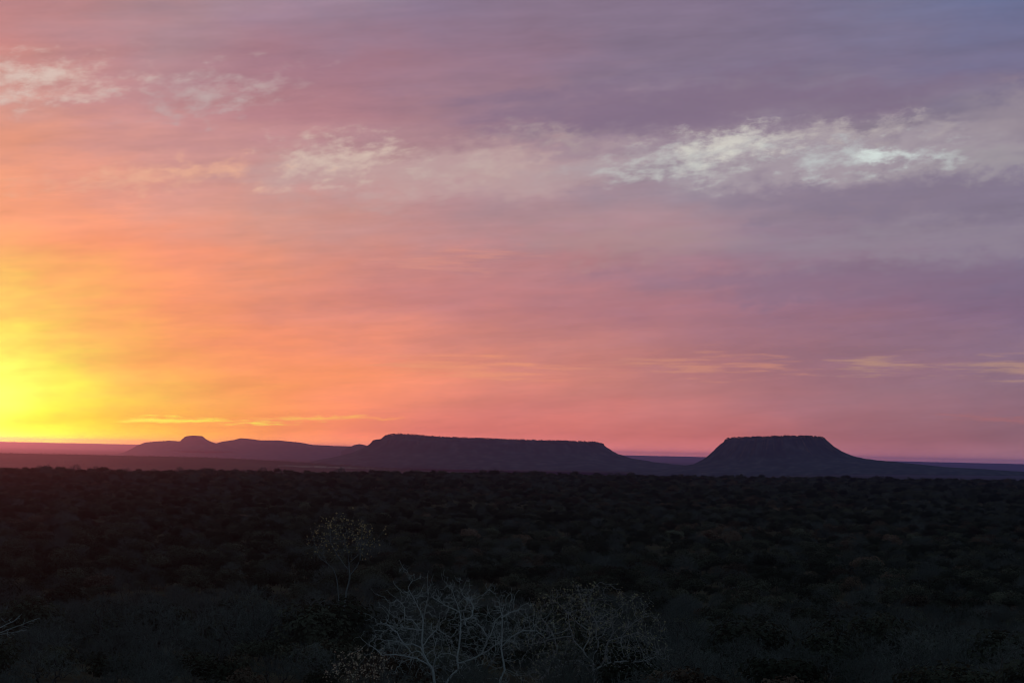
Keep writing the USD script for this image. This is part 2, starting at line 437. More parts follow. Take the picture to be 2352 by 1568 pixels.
gmesh = trimesh.Trimesh(*sub_mesh(quads[rq < 5000]), process=False)
tag(obj('ground', gmesh, 'bush_soil', smooth=True), 'dark wooded bench of ground in front of the flat-topped hills', 'ground', kind='structure')
gmesh = trimesh.Trimesh(*sub_mesh(quads[rq >= 5000]), process=False)
tag(obj('plain', gmesh, 'plain_bush', smooth=True), 'hazy low plain running to a level horizon behind the hills', 'plain', kind='structure')


def lateral(px, py, dist):
    p = at(px, py, dist)
    return p[0], p[2]


def mesa_mesh(dist, top, left, right_, base_z, depth, power, seed, gully, nphi=420, sub=6, zdrop=12.0, frontal=1.0):
    """a flat-topped hill: rim outline, cliff, talus slopes matched to left and right profiles; a closed shape all round"""
    tx = np.array([lateral(*p, dist) for p in top])
    L = np.array([lateral(*p, dist) for p in left])
    R = np.array([lateral(*p, dist) for p in right_])
    xl, xr = L[0, 0], R[0, 0]
    xc, a = (xl + xr) / 2, (xr - xl) / 2
    Lo, Ro = xl - L[:, 0], R[:, 0] - xr
    tz = lambda x: np.interp(x, tx[:, 0], tx[:, 1])
    Lf = (L[:, 1] - base_z) / (L[0, 1] - base_z)
    Rf = (R[:, 1] - base_z) / (R[0, 1] - base_z)

    def dense(o, f, n):
        s = np.linspace(0, 1, len(o))
        u = np.linspace(0, 1, n)
        return np.interp(u, s, o), np.interp(u, s, f)

    n = (max(len(L), len(R)) - 1) * sub + 1
    Lo, Lf = dense(Lo, Lf, n)
    Ro, Rf = dense(Ro, Rf, n)
    phi = np.linspace(0, 2 * np.pi, nphi, endpoint=False)
    c, s = np.cos(phi), np.sin(phi)
    ex = xc + a * np.sign(c) * np.abs(c) ** power
    ey = depth * np.sign(s) * np.abs(s) ** 1.0
    w = (1 + (ex - xc) / a) / 2
    w = w * w * (3 - 2 * w)
    nx, ny = c / np.hypot(c, s * 1.0), s
    nfp = np.stack([np.cos(phi) * 9, np.sin(phi) * 9, np.full_like(phi, seed)], -1)
    rim_n = (meshkit.fbm(nfp * 1.3, 4, seed) - 0.5)
    gl = (meshkit.fbm(nfp * 2.7, 4, seed + 3) - 0.5)
    rows = []
    for k in range(n):
        o = Lo[k] * (1 - w) + Ro[k] * w
        f = Lf[k] * (1 - w) + Rf[k] * w
        kk = k / (n - 1)
        side = np.abs(s) ** 0.7
        x = ex + nx * (o + side * (rim_n * 50 * (0.4 + kk) + gl * gully * np.sin(np.pi * min(1, kk * 1.5)) * 2))
        y = dist + ey + ny * (o * frontal + rim_n * 50 + gl * gully * np.sin(np.pi * min(1, kk * 1.3)) * 2)
        zt = tz(np.clip(ex, xl, xr))
        z = base_z + f * (zt - base_z)
        z = z + (meshkit.fbm(np.stack([x / 40, y / 40, z / 30], -1), 3, seed + 9) - 0.5) * (9.0 if 0 < k < n - 2 else 6.0 if k == 0 else 1.5)
        rows.append(np.stack([x, y, z], -1))
    rows[-1][:, 2] -= zdrop
    v = np.concatenate(rows)
    ii, jj = np.meshgrid(np.arange(n - 1), np.arange(nphi), indexing='ij')
    j2 = (jj + 1) % nphi
    qd = np.stack([ii * nphi + jj, (ii + 1) * nphi + jj, (ii + 1) * nphi + j2, ii * nphi + j2], -1).reshape(-1, 4)
    # top: rings shrinking to the middle line
    faces = [tri(qd)]
    prev0 = 0
    for t_ in (0.8, 0.55, 0.25, 0.0):
        x = xc + (rows[0][:, 0] - xc) * t_
        y = dist + (rows[0][:, 1] - dist) * t_
        ring = np.stack([x, y, tz(np.clip(x, xl, xr)) + (meshkit.fbm(np.stack([x / 60, y / 60, x * 0], -1), 3, seed + 2) - 0.5) * 3], -1)
        b0 = len(v)
        v = np.vstack([v, ring])
        jj = np.arange(nphi)
        j2 = (jj + 1) % nphi
        faces.append(tri(np.stack([prev0 + jj, prev0 + j2, b0 + j2, b0 + jj], -1)))
        prev0 = b0
    return trimesh.Trimesh(v, np.vstack(faces), process=False), (xc, a, depth, tz)


D_RM, D_LM, D_BU = 12000.0, 14000.0, 24000.0
rm, rm_info = mesa_mesh(D_RM,
    [(1665, 1008.5), (1674, 1007), (1685, 1006), (1744, 1004.3), (1792, 1002.7), (1848, 1003), (1876, 1005), (1894, 1006)],
    [(1665.5, 1008.3), (1663, 1014), (1657, 1019), (1646.4, 1028.5), (1639.5, 1036), (1626, 1048), (1615, 1056), (1591, 1066), (1535, 1076), (1440, 1086)],
    [(1893.7, 1005.5), (1898, 1011.5), (1905, 1018), (1912, 1024), (1931, 1036), (1952, 1045), (1983, 1052.8), (2032, 1058.5), (2171, 1072), (2420, 1087)],
    4.0, 190.0, 0.75, 4, 26.0, frontal=0.75)
tag(obj('mesa', rm, 'mesa_rock', smooth=35), 'short flat-topped mesa with steep concave slopes, the right one of the two', 'mesa', kind='structure')
lm, lm_info = mesa_mesh(D_LM,
    [(886, 998.8), (927, 998), (960, 1000.5), (1014, 1004.5), (1101, 1008), (1205, 1011.5), (1309.5, 1014.5), (1381, 1016.8)],
    [(886, 998.5), (880, 1004), (876, 1007.6), (858, 1010), (854, 1014.6), (846, 1022), (834, 1029), (806, 1039.6), (771, 1049), (690, 1064)],
    [(1380.7, 1016.3), (1387.6, 1019.4), (1388, 1023), (1398, 1029.5), (1407, 1035.4), (1422.4, 1043), (1448, 1051.7), (1500, 1060.4), (1588, 1070), (1680, 1080)],
    4.0, 420.0, 0.55, 7, 30.0, frontal=0.8)
tag(obj('mesa', lm, 'mesa_rock', smooth=35), 'long flat-topped mesa with a stepped left end, largest hill in the middle', 'mesa', kind='structure')
bu, bu_info = mesa_mesh(D_BU,
    [(429, 1001), (444, 1000), (464, 1000.7)],
    [(430, 1000.8), (425, 1003), (421, 1006.6), (418, 1009), (415, 1012), (400, 1017), (380, 1024), (350, 1032)],
    [(463.6, 1000.7), (467, 1003), (472, 1008), (478, 1011), (486, 1014.6), (505, 1020), (530, 1026), (560, 1034)],
    10.0, 90.0, 0.8, 12, 18.0, nphi=220)
tag(obj('butte', bu, 'mesa_rock', smooth=35), 'small rounded butte standing on the hazy ridge left of the long mesa', 'hill', kind='structure')


def ridge_mesh(dist, sil, half, seed, base=6.0, nx=260, ny=36):
    """a low ridge whose crest height follows the skyline; it slopes down in front and behind"""
    P = np.array([lateral(*p, dist) for p in sil])
    xs = np.linspace(P[0, 0], P[-1, 0], nx)
    crest = np.interp(xs, P[:, 0], P[:, 1])
    us = np.linspace(-1, 1, ny)
    gx, gu = np.meshgrid(xs, us, indexing='ij')
    pn = np.stack([gx / 700, gu * 2.5, np.zeros_like(gx)], -1)
    wob = (meshkit.fbm(pn[:, ny // 2] * [1, 0, 1], 3, seed) - 0.5) * half * 0.5
    prof = np.clip(1 - np.abs(gu), 0, 1) ** 1.5 * 0.75 + np.exp(-(gu / 0.22) ** 2) * 0.25
    prof = np.where(np.abs(gu) >= 1, 0, prof)
    gul = (meshkit.fbm(pn * 2.2, 4, seed + 5) - 0.5) * 60 * np.sin(np.pi * np.abs(gu)) * prof
    z = base + (crest[:, None] - base) * prof + gul
    z[:, 0] -= 20
    z[:, -1] -= 20
    x = gx
    y = dist + gu * half + wob[:, None]
    v = np.stack([x, y, z], -1).reshape(-1, 3)
    ii, jj = np.meshgrid(np.arange(nx - 1), np.arange(ny - 1), indexing='ij')
    qd = np.stack([ii * ny + jj, (ii + 1) * ny + jj, (ii + 1) * ny + jj + 1, ii * ny + jj + 1], -1).reshape(-1, 4)
    return trimesh.Trimesh(v, tri(qd), process=False)


rd = ridge_mesh(24300.0, [(290, 1040), (322, 1022), (342, 1014.6), (361, 1012.5), (394, 1010.3), (415, 1011.8), (450, 1014), (486, 1015), (500, 1016), (512, 1012.5), (538, 1008.3), (550, 1004.3), (569.5, 1005.5), (597, 1009), (642, 1009.3), (691, 1014.6), (715, 1019.4), (764, 1022), (806, 1023.2), (900, 1026), (1000, 1040)], 1500.0, 31)
tag(obj('ridge', rd, 'mesa_rock', smooth=35), 'low hazy ridge on the skyline left of the long mesa', 'ridge', kind='structure')
rd = ridge_mesh(19500.0, [(785, 1036), (800, 1026), (808, 1022.5), (816, 1019), (827, 1017.2), (838, 1019.5), (848, 1023), (880, 1040)], 420.0, 44, nx=90)
tag(obj('knoll', rd, 'mesa_rock', smooth=35), 'little rounded knoll peeping out behind the left end of the long mesa', 'hill', kind='structure')

# pale bare patches of ground at the foot of the long mesa
rng = np.random.default_rng(5)


def sheet(px0, py0, px1, py1, halfw, dist_at=None, n=40, seed=1):
    """an irregular strip of bare ground lying on the plain between two pixels"""
    pts = []
    for u in np.linspace(0, 1, n):
        d = ray(px0 + (px1 - px0) * u, py0 + (py1 - py0) * u)
        r = 8000.0
        for _ in range(60):                        # walk to the ground
            q_ = np.array([0, 0, EYE]) + d * r
            if q_[2] < float(ground_z(q_[0], q_[1])) + 0.5:
                break
            r += 80
        pts.append(q_)
    pts = np.array(pts)
    nz = meshkit.fbm(np.stack([np.linspace(0, 7, n), np.zeros(n), np.full(n, seed)], -1), 4, seed)
    wv = halfw * (0.2 + 1.4 * nz) * np.sin(np.pi * np.linspace(0.03, 0.97, n)) ** 0.5
    rows = []
    for k in (-1, -0.5, 0, 0.5, 1):
        x, y = pts[:, 0], pts[:, 1] + k * wv
        rows.append(np.stack([x, y, ground_z(x, y) + 1.5 - abs(k) * 1.6], -1))
    v = np.concatenate(rows)
    ii, jj = np.meshgrid(np.arange(4), np.arange(n - 1), indexing='ij')
    qd = np.stack([ii * n + jj, ii * n + jj + 1, (ii + 1) * n + jj + 1, (ii + 1) * n + jj], -1).reshape(-1, 4)
    return trimesh.Trimesh(v, tri(qd), process=False)


tag(obj('sandy_clearing', sheet(1120, 1079, 1240, 1083, 260, seed=3), 'pale_sand', smooth=True), 'pale bare strip of ground at the foot of the long mesa', 'clearing', kind='structure')
tag(obj('sandy_clearing', sheet(640, 1069, 860, 1076, 150, seed=8), 'pale_sand', smooth=True), 'faint pale streak of bare ground on the plain left of the long mesa', 'clearing', kind='structure')

# ------------------------------------------------------------------ plants: mesh makers
def tubes(nodes, parent, radius, sides=5, chains=None, smooth_ends=True):
    """tubes along the chains of a branch graph; chains follow the thickest child"""
    v, f, n0 = [], [], 0
    angs = np.arange(sides) * 2 * np.pi / sides
    for ch in chains:
        p = nodes[ch]
        if len(p) < 2:
            continue
        r = radius[ch].copy()
        r[0] = min(r[0], r[1] * 1.25)
        tn = np.gradient(p, axis=0)
        tn /= np.linalg.norm(tn, axis=1, keepdims=True) + 1e-9
        a = np.cross(tn, np.where(np.abs(tn[:, 2:]) < 0.9, [0, 0, 1.0], [1.0, 0, 0]))
        a /= np.linalg.norm(a, axis=1, keepdims=True) + 1e-9
        b = np.cross(tn, a)
        ring = p[:, None] + r[:, None, None] * (np.cos(angs)[None, :, None] * a[:, None] + np.sin(angs)[None, :, None] * b[:, None])
        m_ = len(p)
        ii, jj = np.meshgrid(np.arange(m_ - 1), np.arange(sides), indexing='ij')
        qd = np.stack([ii * sides + jj, ii * sides + (jj + 1) % sides, (ii + 1) * sides + (jj + 1) % sides, (ii + 1) * sides + jj], -1).reshape(-1, 4) + n0
        v.append(ring.reshape(-1, 3))
        f.append(tri(qd))
        n0 += m_ * sides
    if not v:
        return None
    return trimesh.Trimesh(np.vstack(v), np.vstack(f), process=False)


def colonize(nodes, parent, attract, step, reach, kill, iters, rng, jitter=0.25, up_bias=0.0):
    nodes, parent = [np.array(x, float) for x in nodes], list(parent)
    A = np.array(attract)
    for _ in range(iters):
        if len(A) == 0:
            break
        P = np.array(nodes)
        d, idx = cKDTree(P).query(A)
        ok = d < reach
        if not ok.any():
            break
        dirs = {}
        for k in np.nonzero(ok)[0]:
            dirs.setdefault(int(idx[k]), []).append((A[k] - P[idx[k]]) / (d[k] + 1e-9))
        new = []
        for k, ds in dirs.items():
            dv = np.mean(ds, 0) + rng.normal(0, jitter, 3) + [0, 0, up_bias]
            dv /= np.linalg.norm(dv) + 1e-9
            nodes.append(P[k] + dv * step)
            parent.append(k)
            new.append(nodes[-1])
        dn, _i = cKDTree(np.array(new)).query(A)
        A = A[dn > kill]
    return np.array(nodes), np.array(parent)


def radii(parent, r_tip, power):
    n = len(parent)
    acc = np.zeros(n)
    order = np.argsort(-depth_of(parent), kind='stable')
    for k in order:
        if acc[k] == 0:
            acc[k] = r_tip ** power
        if parent[k] >= 0:
            acc[parent[k]] += acc[k]
    return acc ** (1 / power)


def depth_of(parent):
    n = len(parent)
    d = np.full(n, -1)
    for k in range(n):
        path, q_ = [], k
        while q_ >= 0 and d[q_] < 0:
            path.append(q_)
            q_ = parent[q_]
        base = d[q_] if q_ >= 0 else -1
        for x in reversed(path):
            base += 1
            d[x] = base
    return d


def chains_of(parent, radius):
    n = len(parent)
    kids = [[] for _ in range(n)]
    for k in range(n):
        if parent[k] >= 0:
            kids[parent[k]].append(k)
    out, todo = [], [(-1, k) for k in range(n) if parent[k] < 0]
    while todo:
        p0, k = todo.pop()
        ch = ([p0] if p0 >= 0 else []) + [k]
        while kids[k]:
            ks = sorted(kids[k], key=lambda q_: -radius[q_])
            for o in ks[1:]:
                todo.append((k, o))
            k = ks[0]
            ch.append(k)
        out.append(np.array(ch))
    return out, kids


def leaf_cards(pts, size, rng, up=0.5, aspect=0.6, bend=0.25, normals=None):
    """small folded leaves (two triangles each, bent along the middle)"""
    n = len(pts)
    d = rng.normal(size=(n, 3))
    if normals is not None:
        d = d * 0.6 + normals
    d[:, 2] += up
    nrm = d / np.linalg.norm(d, axis=1, keepdims=True)
    a = np.cross(nrm, rng.normal(size=(n, 3)))
    a /= np.linalg.norm(a, axis=1, keepdims=True)
    b = np.cross(nrm, a)
    s = size * rng.uniform(0.6, 1.4, n)[:, None]
    p = np.asarray(pts)
    v = np.stack([p - a * s * 0.5, p + b * s * aspect * 0.5 + nrm * s * bend, p + a * s * 0.5, p - b * s * aspect * 0.5 + nrm * s * bend], 1).reshape(-1, 3)
    k = np.arange(n)[:, None] * 4
    f = np.concatenate([k + [0, 1, 2], k + [0, 2, 3]], 0)
    return trimesh.Trimesh(v, f, process=False)


def leafy_bush(seed, h=3.6, w=2.4, n=900, leaf=0.3, flat=0.0):
    """crown of leaf clumps over a few stems; returns (stems, crown)"""
    rng = np.random.default_rng(seed)
    nc = 26
    cl = rng.normal(size=(nc, 3))
    cl /= np.linalg.norm(cl, axis=1, keepdims=True)
    cl[:, 2] = np.abs(cl[:, 2]) * 1.2 - 0.25
    cl *= rng.uniform(0.55, 1.0, (nc, 1))
    ctr = cl * [w, w, h * (0.42 - 0.2 * flat)] + [0, 0, h * (0.55 + 0.12 * flat)]
    k = rng.integers(0, nc, n)
    loc = rng.normal(0, 1, (n, 3))
    loc /= np.linalg.norm(loc, axis=1, keepdims=True)
    loc *= rng.uniform(0.5, 1.0, (n, 1)) ** 0.5
    pts = ctr[k] + loc * [w * 0.34, w * 0.34, h * 0.17]
    nr = (pts - [0, 0, h * 0.4]) / [w, w, h * 0.5]
    nr /= np.linalg.norm(nr, axis=1, keepdims=True) + 1e-9
    crown = leaf_cards(pts, leaf, rng, 0.3, 0.7, 0.2, nr * 1.4)
    nodes, parent = [np.array([0, 0, -0.4]), np.array([0, 0, 0.25])], [-1, 0]
    nodes, parent = colonize(nodes, parent, ctr * [0.85, 0.85, 0.9], 0.4, 6.0, 0.5, 14, rng, 0.2)
    r = radii(parent, 0.03, 2.2)
    ch, _ = chains_of(parent, r)
    return tubes(nodes, parent, r, 4, ch), crown


def bare_bush(seed, h=4.2, w=2.6, n=420, stems=3, flat=0.0):
    """leafless thorn bush: stems and a haze of fine twigs; returns (stems, twigs)"""
    rng = np.random.default_rng(seed)
    d = rng.normal(size=(n, 3))
    d /= np.linalg.norm(d, axis=1, keepdims=True)
    d[:, 2] = np.abs(d[:, 2])
    rad = rng.uniform(0.25, 1.0, n)[:, None] ** 0.5
    A = d * rad * [w, w, h * 0.62] + [0, 0, h * 0.33]
    nodes, parent = [], []
    for s_ in range(stems):
        a_ = rng.uniform(0, 6.28)
        b = len(nodes)
        for k in range(4):
            nodes.append(np.array([math.cos(a_) * 0.25 * k, math.sin(a_) * 0.25 * k, -0.4 + 0.45 * k]))
            parent.append(-1 if k == 0 else b + k - 1)
    nodes, parent = colonize(nodes, parent, A, 0.28, 3.0, 0.3, 40, rng, 0.35, 0.1)
    r = radii(parent, 0.014, 2.1)
    ch, kids = chains_of(parent, r)
    big = [c for c in ch if r[c[min(1, len(c) - 1)]] > 0.03]
    small = [c for c in ch if r[c[min(1, len(c) - 1)]] <= 0.03]
    stems_m = tubes(nodes, parent, r, 4, big)
    # fine twigs: short extra shoots off the outer nodes
    tip = np.nonzero(r < 0.03)[0]
    k = rng.choice(tip, min(700, len(tip) * 2))
    sh = rng.normal(size=(len(k), 3)) + (nodes[k] - [0, 0, h * 0.3]) * 0.35
    sh /= np.linalg.norm(sh, axis=1, keepdims=True)
    ext_nodes, ext_par, ext_ch = list(nodes), list(parent), []
    for q_, dv in zip(k, sh):
        a0 = len(ext_nodes)
        L = rng.uniform(0.25, 0.6)
        ext_nodes.append(nodes[q_] + dv * L * 0.5 + rng.normal(0, 0.04, 3))
        ext_nodes.append(nodes[q_] + dv * L + rng.normal(0, 0.06, 3))
        ext_par += [q_, a0]
        ext_ch.append(np.array([q_, a0, a0 + 1]))
    rr = np.concatenate([r, np.tile([0.012, 0.008], len(k))])
    tw = tubes(np.array(ext_nodes), ext_par, rr, 3, small + ext_ch)
    return stems_m, tw


# ------------------------------------------------------------------ hero trees traced limb by limb, each with its own depth
def traced_tree(name, label, category, dist, conv, limbs, seed, bark, crown_pts, twig_step, reach, kill, iters, r_tip, leaf=None, leaf_n=0, leaf_size=0.1, power=2.25, depth_amp=0.5, roots=1, jitter=0.35, group=None):
    rng = np.random.default_rng(seed)
    nodes, parent, owner, pix = [], [], [], []
    k0 = dist / F
    for li, limb in enumerate(limbs):
        px = np.array([conv(*p) for p in limb], float)
        # resample with a little wander
        seg = np.concatenate([[0], np.cumsum(np.linalg.norm(np.diff(px, axis=0), axis=1))])
        n = max(3, int(seg[-1] * k0 / (twig_step * 0.9)) + 1)
        u = np.linspace(0, seg[-1], n)
        pp = np.stack([np.interp(u, seg, px[:, 0]), np.interp(u, seg, px[:, 1])], 1)
        pp[1:] += rng.normal(0, 0.0035 / k0 * 2, pp[1:].shape)
        if li < roots:
            d0, p0 = rng.uniform(-0.3, 0.3), -1
        else:
            q_ = np.array(pix)
            j_ = int(np.argmin(np.linalg.norm(q_ - pp[0], axis=1)))
            d0, p0 = nodes[j_][1] - dist, j_
            pp = pp[1:]
        slope = rng.choice([-1, 1]) * rng.uniform(0.3, 1.0) * depth_amp if li >= roots else 0.0
        for k in range(len(pp)):
            dd = d0 + slope * (k + 1) * twig_step * 0.8
            nodes.append(at(pp[k, 0], pp[k, 1], dist + dd))
            pix.append(pp[k])
            parent.append(p0)
            owner.append(li)
            p0 = len(nodes) - 1
    base_n = len(nodes)
    roots_at = [k for k in range(base_n) if parent[k] < 0]
    A = crown_pts(rng, np.array(nodes))
    nd, pr = colonize(nodes, parent, A, twig_step, reach, kill, iters, rng, jitter, 0.08)
    # carry the stems down to the ground
    nd, pr = list(nd), list(pr)
    for k in roots_at:
        b = nd[k]
        gz = float(ground_z(b[0], b[1])) - 0.3
        hgt = b[2] - gz
        last = k
        steps = max(2, int(hgt / 0.6))
        prev_i = -1
        chain = []
        for s_ in range(steps):
            z_ = gz + hgt * s_ / steps
            q_ = np.array([b[0] * 1.0, b[1], z_]) + [0.12 * math.sin(s_ * 1.3 + seed), 0.12 * math.cos(s_ * 0.9 + seed), 0]
            nd.append(q_)
            pr.append(prev_i)
            prev_i = len(nd) - 1
            owner_extra.setdefault(name, []).append(prev_i)
        pr[k] = prev_i
    nd, pr = np.array(nd), np.array(pr)
    r = radii(pr, r_tip, power)
    ch, kids = chains_of(pr, r)
    base = np.array([nd[roots_at[0]][0], nd[roots_at[0]][1], float(ground_z(nd[roots_at[0]][0], nd[roots_at[0]][1]))])
    T = thing(name, label, category, base, group)
    ndl = nd - base
    big = sorted([c for c in ch if r[c[min(1, len(c) - 1)]] > r_tip * 3.2], key=lambda c: -r[c[min(1, len(c) - 1)]])
    bigset = set(id(c) for c in big)
    small = [c for c in ch if id(c) not in bigset]
    for i_, c in enumerate(big):
        mm = tubes(ndl, pr, r, 7, [c])
        if mm is not None:
            obj('trunk' if c[0] >= 0 and pr[c[0]] < 0 and i_ < max(roots, 1) else 'limb', mm, bark, T, smooth=True)
    tips = [k for k in range(len(nd)) if not kids[k]]
    # fine side shoots
    ext, epar, ech, er = list(ndl), list(pr), [], list(r)
    cand = np.nonzero(r < r_tip * 2.2)[0]
    for q_ in rng.choice(cand, min(len(cand), 1700), replace=False):
        if pr[q_] < 0:
            continue
        dv = ndl[q_] - ndl[pr[q_]]
        dv = dv / (np.linalg.norm(dv) + 1e-9) + rng.normal(0, 0.7, 3)
        dv /= np.linalg.norm(dv)
        L = rng.uniform(0.5, 1.3) * twig_step * 1.3
        a0 = len(ext)
        ext += [ndl[q_] + dv * L * 0.5, ndl[q_] + dv * L + rng.normal(0, 0.03, 3)]
        er += [r_tip * 0.7, r_tip * 0.45]
        epar += [q_, a0]
        ech.append(np.array([q_, a0, a0 + 1]))
        tips.append(a0 + 1)
    tw = tubes(np.array(ext), epar, np.array(er), 4, small + ech)
    tag(obj('twigs', tw, 'twig_bark' if bark == 'pale_bark' else bark, T, smooth=True), kind='stuff')
    if leaf:
        ext = np.array(ext)
        zt = ext[tips][:, 2]
        pr_ = np.clip((zt - np.percentile(zt, 5)) / (np.percentile(zt, 95) - np.percentile(zt, 5)), 0.15, 1)
        pick = rng.choice(tips, leaf_n, p=pr_ / pr_.sum())
        pts = ext[pick] + rng.normal(0, leaf_size * 0.7, (leaf_n, 3))
        tag(obj('leaves', leaf_cards(pts, leaf_size, rng, 0.8, 0.75, 0.15), leaf, T), kind='stuff')
    return T


owner_extra = {}
z5 = lambda u, v: ((780 + u * 0.2126) * 0.9074, (1430 + v * 0.2126) * 0.9074)
z6 = lambda u, v: ((1250 + u * 0.2126) * 0.9074, (1430 + v * 0.2126) * 0.9074)
z4 = lambda u, v: ((700 + u * 0.185) * 0.9074, (1270 + v * 0.185) * 0.9074)
idp = lambda u, v: (u, v)


def around(spread, per, lift=0.25):
    def f(rng, nodes):
        sel = nodes[rng.integers(0, len(nodes), per)]
        return sel + rng.normal(0, spread, (per, 3)) + [0, 0, lift]
    return f


def dome_pts(cx, cy, rx, ry, dist, n, inner=0.25, low=-0.5):
    """points filling a dome-shaped crown given in photo pixels"""
    def f(rng, nodes):
        d = rng.normal(size=(n * 3, 3))
        d /= np.linalg.norm(d, axis=1, keepdims=True)
        d = d[d[:, 2] > low][:n]
        d *= rng.uniform(inner, 1, (len(d), 1)) ** 0.5
        k = dist / F
        return at(cx, cy, dist) + d * [rx * k, rx * k * 0.8, ry * k]
    return f


D_BARE = 110.0
z56 = lambda u, v: ((1250 + u * 0.2126), (1430 + v * 0.2126))
bare_limbs = [
    [(1520, 1480), (1500, 1340), (1480, 1220), (1440, 1180), (1370, 1050), (1355, 900), (1360, 780), (1370, 650), (1340, 550), (1280, 440), (1190, 275)],
    [(1600, 1480), (1690, 1330), (1790, 1230), (1770, 1100), (1800, 960), (1810, 820), (1820, 640), (1800, 540), (1770, 450), (1730, 350)],
    [(2250, 1480), (2300, 1330), (2340, 1240), (2300, 1000), (2310, 760), (2310, 600), (2285, 500)],
    [(1480, 1220), (1380, 1150), (1290, 1105), (1160, 1080), (1030, 1055), (880, 1070), (820, 1010), (780, 950)],
    [(1400, 1120), (1340, 1040), (1300, 1010), (1230, 1045), (1190, 980), (1090, 910), (970, 895)],
    [(1370, 1050), (1350, 980), (1250, 935), (1180, 945), (1110, 900), (1060, 800), (930, 690)],
    [(1370, 640), (1390, 540), (1415, 440), (1430, 350)],
    [(1355, 780), (1270, 760), (1140, 740), (1050, 745)],
    [(1340, 780), (1280, 700), (1240, 650), (1150, 630), (1080, 655)],
    [(1150, 630), (1150, 500), (1090, 430)],
    [(1370, 960), (1420, 880), (1470, 820), (1540, 760), (1630, 820), (1700, 860)],
    [(1480, 1220), (1520, 1080), (1490, 1020), (1520, 950), (1480, 820)],
    [(1800, 560), (1740, 520), (1640, 480), (1490, 385)],
    [(1820, 640), (1880, 640), (1950, 610), (1970, 480), (1900, 400), (1840, 355)],
    [(1880, 640), (1870, 720), (1850, 560), (1880, 480)],
    [(1760, 1170), (1850, 1150), (1960, 1110), (2060, 1060), (2110, 960), (2130, 850), (2080, 760), (2010, 690)],
    [(2110, 940), (2180, 800), (2230, 660), (2310, 580)],
    [(2060, 1080), (2200, 960), (2352, 890)],
    [(1790, 1090), (1690, 1050), (1560, 1040)],
    [(1690, 1040), (1680, 960), (1650, 920)],
    [(2310, 960), (2420, 850), (2560, 775), (2720, 780), (2820, 860)],
    [(2310, 620), (2400, 560), (2460, 540)],
    [(2310, 880), (2210, 960), (2150, 1010)],
    [(1290, 1105), (1200, 1120), (1100, 1160), (1080, 1200)],
    [(820, 1010), (760, 960), (700, 930)],
    [(1060, 800), (1000, 770), (960, 720)],
]
traced_tree('bare_tree', 'leafless pale-barked tree with twisting limbs in the bottom foreground', 'tree', D_BARE, z5, bare_limbs, 3, 'pale_bark',
            around(0.5, 2400), 0.14, 1.3, 0.17, 30, 0.0068, roots=3, power=2.85, depth_amp=0.7)

D_LEAFY = 114.0
leafy_limbs = [
    [(1200, 1480), (1185, 1300), (1180, 1200), (1185, 1060), (1240, 1000), (1245, 900), (1210, 860), (1230, 700), (1150, 560), (1120, 420)],
    [(560, 1480), (580, 1370), (620, 1290), (700, 1130), (760, 1010), (700, 800), (560, 620)],
    [(1185, 1150), (1100, 1080), (1060, 1000), (1000, 950), (950, 900), (940, 830), (900, 720), (890, 580), (760, 440)],
    [(930, 840), (800, 855), (660, 880), (570, 920)],
    [(1190, 1250), (1260, 1210), (1370, 1160), (1530, 1140), (1700, 1150), (1860, 1120), (2000, 1040)],
    [(1640, 1150), (1760, 1240), (1850, 1280), (2000, 1300)],
    [(1290, 1190), (1330, 1060), (1340, 950), (1380, 890), (1500, 860), (1700, 800)],
    [(1190, 1200), (1100, 1180), (980, 1130), (860, 1140)],
    [(1060, 1000), (1130, 900), (1150, 780), (1000, 690), (900, 580)],
    [(1340, 950), (1420, 800), (1400, 640), (1480, 520), (1640, 400)],
    [(1120, 420), (1180, 280), (1260, 200)],
    [(1150, 560), (1040, 400), (1000, 260)],
    [(700, 800), (560, 770), (420, 640)],
    [(1500, 860), (1640, 700), (1760, 620), (1860, 600)],
]
traced_tree('leafy_tree', 'pale spreading tree with scattered small leaves at the bottom, right of the leafless tree', 'tree', D_LEAFY, z6, leafy_limbs, 8, 'grey_bark',
            dome_pts(1355, 1500, 198, 172, D_LEAFY, 1500), 0.17, 2.2, 0.24, 34, 0.0065, 'green_leaf', 1500, 0.09, roots=2, power=2.7, depth_amp=0.8)

D_MID = 200.0
mid_limbs = [
    [(915, 1700), (910, 1568), (930, 1400), (960, 1200), (1000, 1060), (1000, 960), (985, 850), (1040, 790), (1140, 700), (1150, 600), (1160, 480), (1180, 300)],
    [(850, 1300), (830, 1070), (800, 970), (760, 890), (680, 830), (580, 750), (550, 660), (500, 480)],
    [(1000, 940), (960, 900), (900, 820), (820, 710), (740, 560), (735, 340)],
    [(1000, 1000), (1100, 880), (1140, 800), (1150, 700), (1250, 520), (1330, 420)],
    [(985, 850), (980, 700), (930, 560), (960, 350)],
    [(680, 830), (640, 700), (660, 560)],
    [(1150, 600), (1050, 480), (1030, 300), (1060, 180)],
    [(1200, 600), (1330, 560), (1480, 380)],
]
traced_tree('yellow_leaved_tree', 'pale-stemmed tree with sparse yellow leaves standing alone at middle distance left of centre', 'tree', D_MID, z4, mid_limbs, 15, 'dim_bark',
            dome_pts(782, 1262, 95, 78, D_MID, 520, low=-0.35), 0.3, 3.2, 0.42, 24, 0.010, 'yellow_leaf', 420, 0.16, roots=2, power=2.45, depth_amp=0.6)

